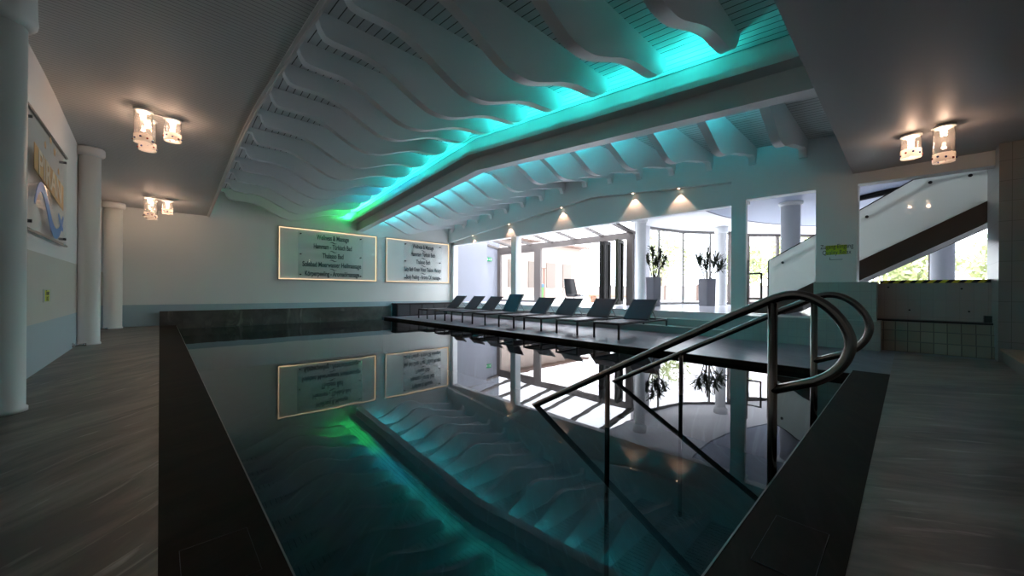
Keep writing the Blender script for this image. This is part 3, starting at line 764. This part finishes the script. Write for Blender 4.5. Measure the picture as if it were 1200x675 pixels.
# curved hanging ceiling disc
m = M(); cc = (12, -5); R = 9.2; a0 = math.acos((9.85-12)/R)
pts = [(cc[0]+R*math.cos(a0+(math.radians(22)-a0)*k/40), cc[1]+R*math.sin(a0+(math.radians(22)-a0)*k/40)) for k in range(41)]
dd = [(x, y, 3.50) for x, y in pts] + [(pts[-1][0], -4.0, 3.50), (9.85, -4.0, 3.50)]
m.prism(dd, (0, 0, .159)); struct('ceiling', m, DISC)
struct('trim_11', M().tube([(x+.0, y+.01, 3.51) for x, y in pts], .03, 6), DISCT)
rg = [(13.3, 1.35), (13.0, .9), (12.7, .45), (12.5, .1), (12.35, -.35), (12.25, -.9)]
struct('trim_12', M().tube([(x, y, 3.44) for x, y in rg], .07, 8), DARKFR)
# curved glazing
win = 0
def glaz(p, q, name, head=3.62, frame=TAUPE, fw=.025, mull=True):
    global win
    win += 1
    p, q = Vector((p[0], p[1], 0)), Vector((q[0], q[1], 0)); d = (q-p).normalized(); n = Vector((-d.y, d.x, 0))
    t = bpy.data.objects.new('window_%d' % win, None); C.objects.link(t); t.location = (p.x, p.y, FZ); LOC[t.name] = Vector((p.x, p.y, FZ)); t['kind'] = 'structure'
    def bar(a, b, z0, z1, w=fw):
        return [a-n*w+Vector((0,0,z0)), b-n*w+Vector((0,0,z0)), b+n*w+Vector((0,0,z0)), a+n*w+Vector((0,0,z0))], [a-n*w+Vector((0,0,z1)), b-n*w+Vector((0,0,z1)), b+n*w+Vector((0,0,z1)), a+n*w+Vector((0,0,z1))]
    f = M()
    f.hexa(*bar(p, q, FZ, FZ+.10))
    (M().hexa(*bar(p, q, head-.07, head+.04))).build('window_head', frame if fw > .03 else LOUNGEC, t)
    if mull: f.hexa(*bar(p-d*fw, p+d*fw, FZ, head))
    f.build('window_frame', frame, t)
    M().hexa(*bar(p, q, FZ+.1, head-.07, .004)).build('pane', GLASS, t)
    return t
for i in range(len(arc)-1):
    glaz(arc[i], arc[i+1], 'w', frame=TAUPE if i >= 4 else P('thin_mullion_%d' % i, (.18,.17,.16), .4), fw=.05 if i >= 4 else .034)
# taupe transoms in the second opening posts
struct('wall_lounge', M().box(9.84, 22.5, -4.4, -4.2, -.3, 5), LOUNGEC)
# lounge columns
for (x, y, r, lab) in ((12.1, 6.35, .17, 'white round lounge column beside the taller grey planter'),
                       (16.4, 5.15, .19, 'white round lounge column behind the further grey planter'),
                       (12.6, 2.22, .22, 'white round lounge column rising behind the glass stair balustrade'),
                       (15.0, -.62, .22, 'white round lounge column seen below the staircase')):
    t = thing('lounge_column', (x, y, FZ), lab, 'column', 'round columns of the lounge')
    M().lathe(x, y, [(r+.02, FZ), (r+.02, FZ+.05), (r, FZ+.06), (r, 3.40)], 32).build('shaft', WHITE, t)
    M().lathe(x, y, [(r, 3.40), (r+.05, 3.43), (r+.06, 3.47), (r+.06, 3.497 if y < 4 else 3.655)], 32).build('capital', WHITE, t)
# conservatory
def zr(x): return 3.30 + .15*(13.0-x)
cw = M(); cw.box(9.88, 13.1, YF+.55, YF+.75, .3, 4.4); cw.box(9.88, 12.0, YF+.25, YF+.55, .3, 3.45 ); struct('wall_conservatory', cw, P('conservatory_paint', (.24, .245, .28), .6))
struct('trim_13', M().box(12.94, 13.06, 7.1, YF+.55, 3.04, 3.30), TAUPE)
rf = bpy.data.objects.new('window_roof', None); C.objects.link(rf); rf['kind'] = 'structure'; rf.location = (11.4, 10, 3.4); LOC[rf.name] = Vector((11.4, 10, 3.4))
rm = M()
RY = [14.84, 13.74, 12.48, 11.15, 9.86, 8.45, 7.18]
for y in RY:
    w_ = .05 if y > 7.3 else .09
    rm.hexa([(9.84,y-w_,zr(9.84)-.07),(13.1,y-w_,zr(13.1)-.07),(13.1,y+w_,zr(13.1)-.07),(9.84,y+w_,zr(9.84)-.07)], [(9.84,y-w_,zr(9.84)+.03),(13.1,y-w_,zr(13.1)+.03),(13.1,y+w_,zr(13.1)+.03),(9.84,y+w_,zr(9.84)+.03)])
rm.build('rafter_set', TAUPE, rf)
M().hexa([(9.84,7.1,zr(9.84)+.03),(13.15,7.1,zr(13.15)+.03),(13.15,14.9,zr(13.15)+.03),(9.84,14.9,zr(9.84)+.03)], [(9.84,7.1,zr(9.84)+.045),(13.15,7.1,zr(13.15)+.045),(13.15,14.9,zr(13.15)+.045),(9.84,14.9,zr(9.84)+.045)]).build('pane', GLASS, rf)
# posts and fixed panes of the conservatory front
def post(y0, y1, lab_n):
    struct('trim_%d' % lab_n, M().box(12.94, 13.06, y0, y1, FZ, 3.04), TAUPE)
post(14.62, 14.85, 14); post(11.80, 12.20, 15); post(7.12, 7.38, 16)
struct('trim_17', M().box(12.96, 13.04, 12.2, 14.62, FZ, FZ+.10).box(12.96, 13.04, 12.2, 14.62, 2.92, 3.04), TAUPE)
g1 = M().box(12.995, 13.005, 12.2, 14.62, FZ+.1, 2.92).build('window_pane', GLASS); g1['kind'] = 'structure'
struct('wall_lounge', M().box(13.06, 14.3, 7.10, 7.22, .3, 4.0), LOUNGEC)
struct('wall_lounge', M().box(9.84, 13.06, 7.10, 7.16, 3.66, 4.2), LOUNGEC)
# folding door leaves
def leaf(x0, y0, x1, y1, th, mat, lab):
    t = thing('folding_door', (x0, y0, FZ), lab, 'folding door', 'folded terrace doors')
    p, q = Vector((x0,y0,0)), Vector((x1,y1,0)); d = (q-p).normalized(); n = Vector((-d.y, d.x, 0))*th/2
    def bb(a, b, z0, z1, s=1): return [a-n*s+Vector((0,0,z0)), b-n*s+Vector((0,0,z0)), b+n*s+Vector((0,0,z0)), a+n*s+Vector((0,0,z0))], [a-n*s+Vector((0,0,z1)), b-n*s+Vector((0,0,z1)), b+n*s+Vector((0,0,z1)), a+n*s+Vector((0,0,z1))]
    w_ = .10
    f = M(); f.hexa(*bb(p, p+d*w_, FZ+.02, 3.0)); f.hexa(*bb(q-d*w_, q, FZ+.02, 3.0)); f.hexa(*bb(p+d*w_, q-d*w_, FZ+.02, FZ+.16)); f.hexa(*bb(p+d*w_, q-d*w_, 2.88, 3.0))
    f.build('door_frame', mat, t)
    M().hexa(*bb(p+d*w_, q-d*w_, FZ+.16, 2.88, .2)).build('pane', pane_mat('door_glass_%d' % len(LOC), (.03,.034,.022), .4), t)
    return t
h1 = leaf(13.0, 8.28, 12.55, 8.28, .07, DARKFR, 'dark folded terrace door leaf, left one of the stack')
M().tube([(12.60, 8.28, 1.45), (12.60, 8.34, 1.45), (12.60, 8.34, 1.62)], .012, 8).build('handle', CHROME, h1)
leaf(13.0, 8.11, 12.55, 8.11, .07, DARKFR, 'dark folded terrace door leaf, second of the stack with a bright gap beside it')
leaf(13.0, 7.56, 12.45, 7.50, .10, GREENG, 'dark green tinted terrace door leaf folded next to the taupe post')
# exit sign
t = thing('exit_sign', (12.27, YF+.50, 2.58), 'small green emergency exit sign on the white conservatory wall', 'exit sign')
M().box(12.08, 12.50, YF+.47, YF+.549, 2.58, 2.76).build('housing', EXITG, t)
a = M()
a.prism([(12.12,YF+.466,2.64),(12.12,YF+.466,2.69),(12.2,YF+.466,2.69),(12.2,YF+.466,2.72),(12.26,YF+.466,2.665),(12.2,YF+.466,2.61),(12.2,YF+.466,2.64)], (0,.004,0))
a.build('arrow', EXITW, t)
a = M().box(12.42, 12.47, YF+.466, YF+.47, 2.61, 2.73).sphere((12.35, YF+.468, 2.725), .014, 8, 6, 1, .2, 1)
a.prism([(12.33,YF+.466,2.70),(12.37,YF+.466,2.70),(12.36,YF+.466,2.655),(12.39,YF+.466,2.61),(12.375,YF+.466,2.605),(12.345,YF+.466,2.645),(12.31,YF+.466,2.61),(12.30,YF+.466,2.62),(12.33,YF+.466,2.66)], (0,.004,0))
a.build('running_figure', EXITW, t)

# planters with yuccas
def planter(x, y, w_, h, lab, heads, seed, rot=0.0):
    random.seed(seed)
    t = thing('potted_yucca', (x, y, FZ), lab, 'potted plant', 'yuccas in tall grey planters')
    c, s = math.cos(rot), math.sin(rot)
    def rp(dx, dy, z, k=1): return (x+(dx*c-dy*s)*k, y+(dx*s+dy*c)*k, z)
    hw = w_/2; q = [(-hw,-hw),(hw,-hw),(hw,hw),(-hw,hw)]
    m = M(); m.hexa([rp(a,b,FZ,.92) for a,b in q], [rp(a,b,FZ+h-.03) for a,b in q])
    m.hexa([rp(a,b,FZ+h-.03,1.03) for a,b in q], [rp(a,b,FZ+h,1.03) for a,b in q])
    m.build('planter', PLANTER, t, .008)
    M().hexa([rp(a,b,FZ+h,.9) for a,b in q], [rp(a,b,FZ+h+.005,.9) for a,b in q]).build('soil', SOIL, t)
    st = M(); lf = M()
    for (dx, dy, hh, sp) in heads:
        tipx, tipy, tipz = x+dx, y+dy, FZ+h+hh
        p = [Vector((x+dx*.25, y+dy*.25, FZ+h-.01)), Vector((x+dx*.55, y+dy*.55, FZ+h+hh*.5)), Vector((tipx, tipy, tipz))]
        st.tube(p, [.022, .02, .016], 8)
        for k in range(80):
            a = random.uniform(0, 2*PI); el = random.uniform(-.35, 1.4); ln = sp*random.uniform(.9, 1.6)
            z0 = tipz - random.uniform(0, .40)*hh
            fr_ = (tipz-z0)/hh
            bx = tipx - dx*.6*fr_; by = tipy - dy*.6*fr_
            d = Vector((math.cos(a)*math.cos(el), math.sin(a)*math.cos(el), math.sin(el)))
            b0 = Vector((bx, by, z0)); side = d.cross(Vector((0,0,1)))
            side = side.normalized()*.021 if side.length > .01 else Vector((.021,0,0))
            mid = b0 + d*ln*.75 + Vector((0,0,-.01)); end = b0 + d*ln + Vector((0,0,-ln*.10))
            lf.add([b0-side*.7, b0+side*.7, mid+side, mid-side, end], [(0,1,2,3),(3,2,4)])
    st.build('stem', STEM, t); lf.build('leaves', LEAF, t)
planter(12.75, 6.2, .36, 1.03, 'tall grey planter with a many headed yucca beside the round column nearer the terrace doors', [(-.02,.03,1.02,.20), (.20,-.16,.88,.24), (.32,-.30,.66,.22), (-.12,.18,.72,.17), (.1,-.05,.6,.2)], 3, -.33)
planter(14.9, 5.16, .42, 1.02, 'tall grey planter with a spreading yucca in front of the far round lounge column', [(-.18,.28,.72,.36), (.02,-.02,.90,.30), (.24,-.24,.66,.38), (.34,-.40,.46,.30), (-.02,.05,.5,.27)], 5, -.45)

# cantilever lounge chair on conservatory floor
t = thing('lounge_chair', (12.3, 9.3, FZ), 'dark high backed lounge chair on a thin wire base by the terrace opening', 'chair')
cx, cy = 12.3, 9.35
def rot2(dx, dy, z): 
    a = -1.85; k = 1.15; return (cx+k*(dx*math.cos(a)-dy*math.sin(a)), cy+k*(dx*math.sin(a)+dy*math.cos(a)), FZ+z*.98)
prof = [(.42,.40),(.20,.36),(0,.34),(-.12,.40),(-.18,.60),(-.26,.95),(-.28,1.06)]
cp = cat([(a, 0, b) for a, b in prof], 5); m = M(); v = []
for i, p in enumerate(cp):
    w_ = .25 - .06*max(0, (p.z-.5))
    v += [rot2(p.x, -w_, p.z), rot2(p.x, w_, p.z), rot2(p.x-.025, -w_, p.z-.035), rot2(p.x-.025, w_, p.z-.035)]
f = []
for i in range(len(cp)-1):
    a = 4*i; b = a+4; f += [(a,a+1,b+1,b),(a+2,b+2,b+3,a+3),(a,b,b+2,a+2),(a+1,a+3,b+3,b+1)]
f += [(0,2,3,1), (4*len(cp)-4, 4*len(cp)-3, 4*len(cp)-1, 4*len(cp)-2)]
m.add(v, f, True).build('seat_shell', P('chair_leather', (.012,.010,.011), .5, spec=.2), t)
fr = M()
for s in (-.24, .24):
    fr.tube([rot2(-.22, s, .75), rot2(-.34, s, .5), rot2(-.22, s, .22), rot2(-.05, s*.3, .16)], .011, 8)
fr.tube([rot2(0, 0, .33), rot2(0, 0, .04)], .016, 8).build('side_frame', STEEL, t)
M().tube([rot2(-.3,-.25,.012), rot2(.3,-.25,.012), rot2(0,0,.06), rot2(-.3,.25,.012), rot2(.3,.25,.012)], .011, 8).build('base', STEEL, t)

# ------------------------------------------------------------------ outdoors
terr = M().box(13.06, 45, 7.22, 45, .2, .49).box(14.3, 45, -20, 7.22, .1, .29)
struct('floor', terr, TERR)
t = thing('green_bin', (14.2, 12.95, .49), 'small green bin with a blue lid outside behind the conservatory glass', 'bin')
M().hexa([(14.08,12.85,.60),(14.30,12.85,.60),(14.30,13.07,.60),(14.08,13.07,.60)], [(14.05,12.82,1.25),(14.33,12.82,1.25),(14.33,13.10,1.25),(14.05,13.10,1.25)]).build('body', BINGR, t)
M().box(14.03, 14.35, 12.80, 13.12, 1.25, 1.42).build('lid', BINBL, t, .02)
for yv in (12.87, 13.03): M().box(14.1, 14.28, yv-.01, yv+.03, .49, .60).build('foot', DARKFR, t)
t = thing('terrace_bench', (16.2, 9.4, .49), 'low brown wooden bench out on the bright terrace', 'bench')
M().box(15.9, 16.4, 8.3, 11.2, .80, .86).build('seat', WOOD, t)
for y in (8.45, 11.05): M().box(15.95, 16.35, y-.04, y+.04, .49, .80).build('leg', WOOD, t)
# neighbouring house
t = thing('house', (24, 24, .3), 'pale sunlit house with brown eaves beyond the terrace', 'house')
M().box(19.5, 30, 22, 30, .3, 5.2).build('wall', BUILD, t)
M().box(19.2, 30.5, 21.3, 30.5, 5.2, 5.35).build('roof', ROOFB, t)
for i in range(4):
    xa = 20.3 + i*2.3
    f = M().box(xa, xa+1.2, 21.93, 22.0, 1.4, 3.6).build('window', P('house_window_%d' % i, (.12,.09,.07), .4), t)
t = thing('terrace_post', (19.0, 17.0, .49), 'brown wooden post standing on the terrace', 'post')
M().box(18.93, 19.07, 16.93, 17.07, .49, 2.6).build('shaft', ROOFB, t); M().box(18.88, 19.12, 16.88, 17.12, 2.6, 2.66).build('cap', ROOFB, t)
t = thing('garden_fence', (26, 6, .29), 'pale slatted garden fence beyond the curved lounge glass', 'fence')
for i in range(12):
    y0 = -8 + i*2.2
    M().box(26.0, 26.05, y0+.06, y0+2.14, .45, 1.5).build('panel', P('fence_pale', (.20,.18,.16), .8) if i == 0 else bpy.data.materials['fence_pale'], t)
    M().box(25.96, 26.09, y0-.05, y0+.05, .29, 1.6).build('post', ROOFB, t)
def tree(x, y, h, r, lab, seed):
    random.seed(seed)
    t = thing('garden_tree', (x, y, .29), lab, 'tree', 'trees beyond the lounge glass')
    M().tube([(x, y, .29), (x+.1, y, h*.5), (x, y+.1, h*.8)], [.16, .12, .06], 10).build('trunk', TRUNK, t)
    m = M()
    for k in range(900):
        a = random.uniform(0, 2*PI); u = random.uniform(-1, 1); rr = r*random.uniform(.5, 1)*(1+.25*math.sin(3*a)*u)
        p = Vector((x+rr*math.sqrt(1-u*u)*math.cos(a), y+rr*math.sqrt(1-u*u)*math.sin(a), h*.72+rr*u*.95))
        d = Vector((random.gauss(0,1), random.gauss(0,1), random.gauss(0,1))).normalized(); e = d.orthogonal().normalized(); s = random.uniform(.12, .28)
        m.add([p-d*s, p+e*s*.6, p+d*s, p-e*s*.6], [(0,1,2,3)])
    m.build('crown', TREEL, t)
tree(29, 13.5, 5.6, 2.2, 'pale green leafy tree behind the nearer planter window', 1)
tree(34, 9.0, 4.6, 2.0, 'yellow green leafy tree between the two planters outside', 2)
tree(30, 4.6, 5.4, 2.0, 'leafy tree outside behind the second opening', 4)
tree(31, -.2, 3.6, 1.7, 'low leafy tree seen under the staircase', 6)
tree(30, -3.6, 3.8, 1.7, 'low leafy tree at the right under the stair landing', 8)

# ------------------------------------------------------------------ light
wd = bpy.data.worlds.new('sky'); sc.world = wd; wd.use_nodes = True
t = wd.node_tree; bg = t.nodes['Background']; bg.inputs[0].default_value = (.86, .90, 1, 1); bg.inputs[1].default_value = 6.5
def portal(loc, rot, sx, sy):
    ld = bpy.data.lights.new('portal', 'AREA'); ld.shape = 'RECTANGLE'; ld.size = sx; ld.size_y = sy
    ld.cycles.is_portal = True
    o = bpy.data.objects.new('portal', ld); C.objects.link(o); o.location = loc; o.rotation_euler = rot
portal((13.25, 11, 1.8), (0, PI/2, 0), 2.8, 7.8)     # pointing to -X
portal((11.5, 11, 3.8), (0, 0, 0), 3.6, 7.8)
portal((22.2, 1.5, 2.1), (0, PI/2, 0), 3.3, 12)
portal((16.6, 7.4, 2.1), (-PI/2, 0, 0), 6, 3.3)

# ------------------------------------------------------------------ camera
Fp = 437.77; TH_ = math.radians(43.3331); RHO = math.radians(.3593)
s_, c_ = math.sin(TH_), math.cos(TH_)
fwd = Vector((s_, c_, 0)); right = Vector((c_, -s_, 0)); up = Vector((0, 0, 1))
r2 = right*math.cos(RHO) - up*math.sin(RHO)*-1
u2 = up*math.cos(RHO) - right*math.sin(RHO)
cam = bpy.data.cameras.new('camera'); co = bpy.data.objects.new('camera', cam); C.objects.link(co)
mw = Matrix(((r2.x, u2.x, -fwd.x, 0), (r2.y, u2.y, -fwd.y, 0), (r2.z, u2.z, -fwd.z, 1.0), (0, 0, 0, 1)))
co.matrix_world = mw
cam.sensor_width = 36; cam.lens = Fp/1200*36; cam.shift_y = 4.6/1200; cam.clip_start = .02; cam.clip_end = 300
sc.camera = co
sc.view_settings.view_transform = 'Standard'; sc.view_settings.look = 'None'; sc.view_settings.gamma = 1; sc.view_settings.use_curve_mapping = False
sc.view_settings.exposure = 0.5
sc.cycles.use_denoising = True
sc.cycles.max_bounces = 10; sc.cycles.diffuse_bounces = 5; sc.cycles.glossy_bounces = 5; sc.cycles.transparent_max_bounces = 16
sc.cycles.sample_clamp_indirect = 8
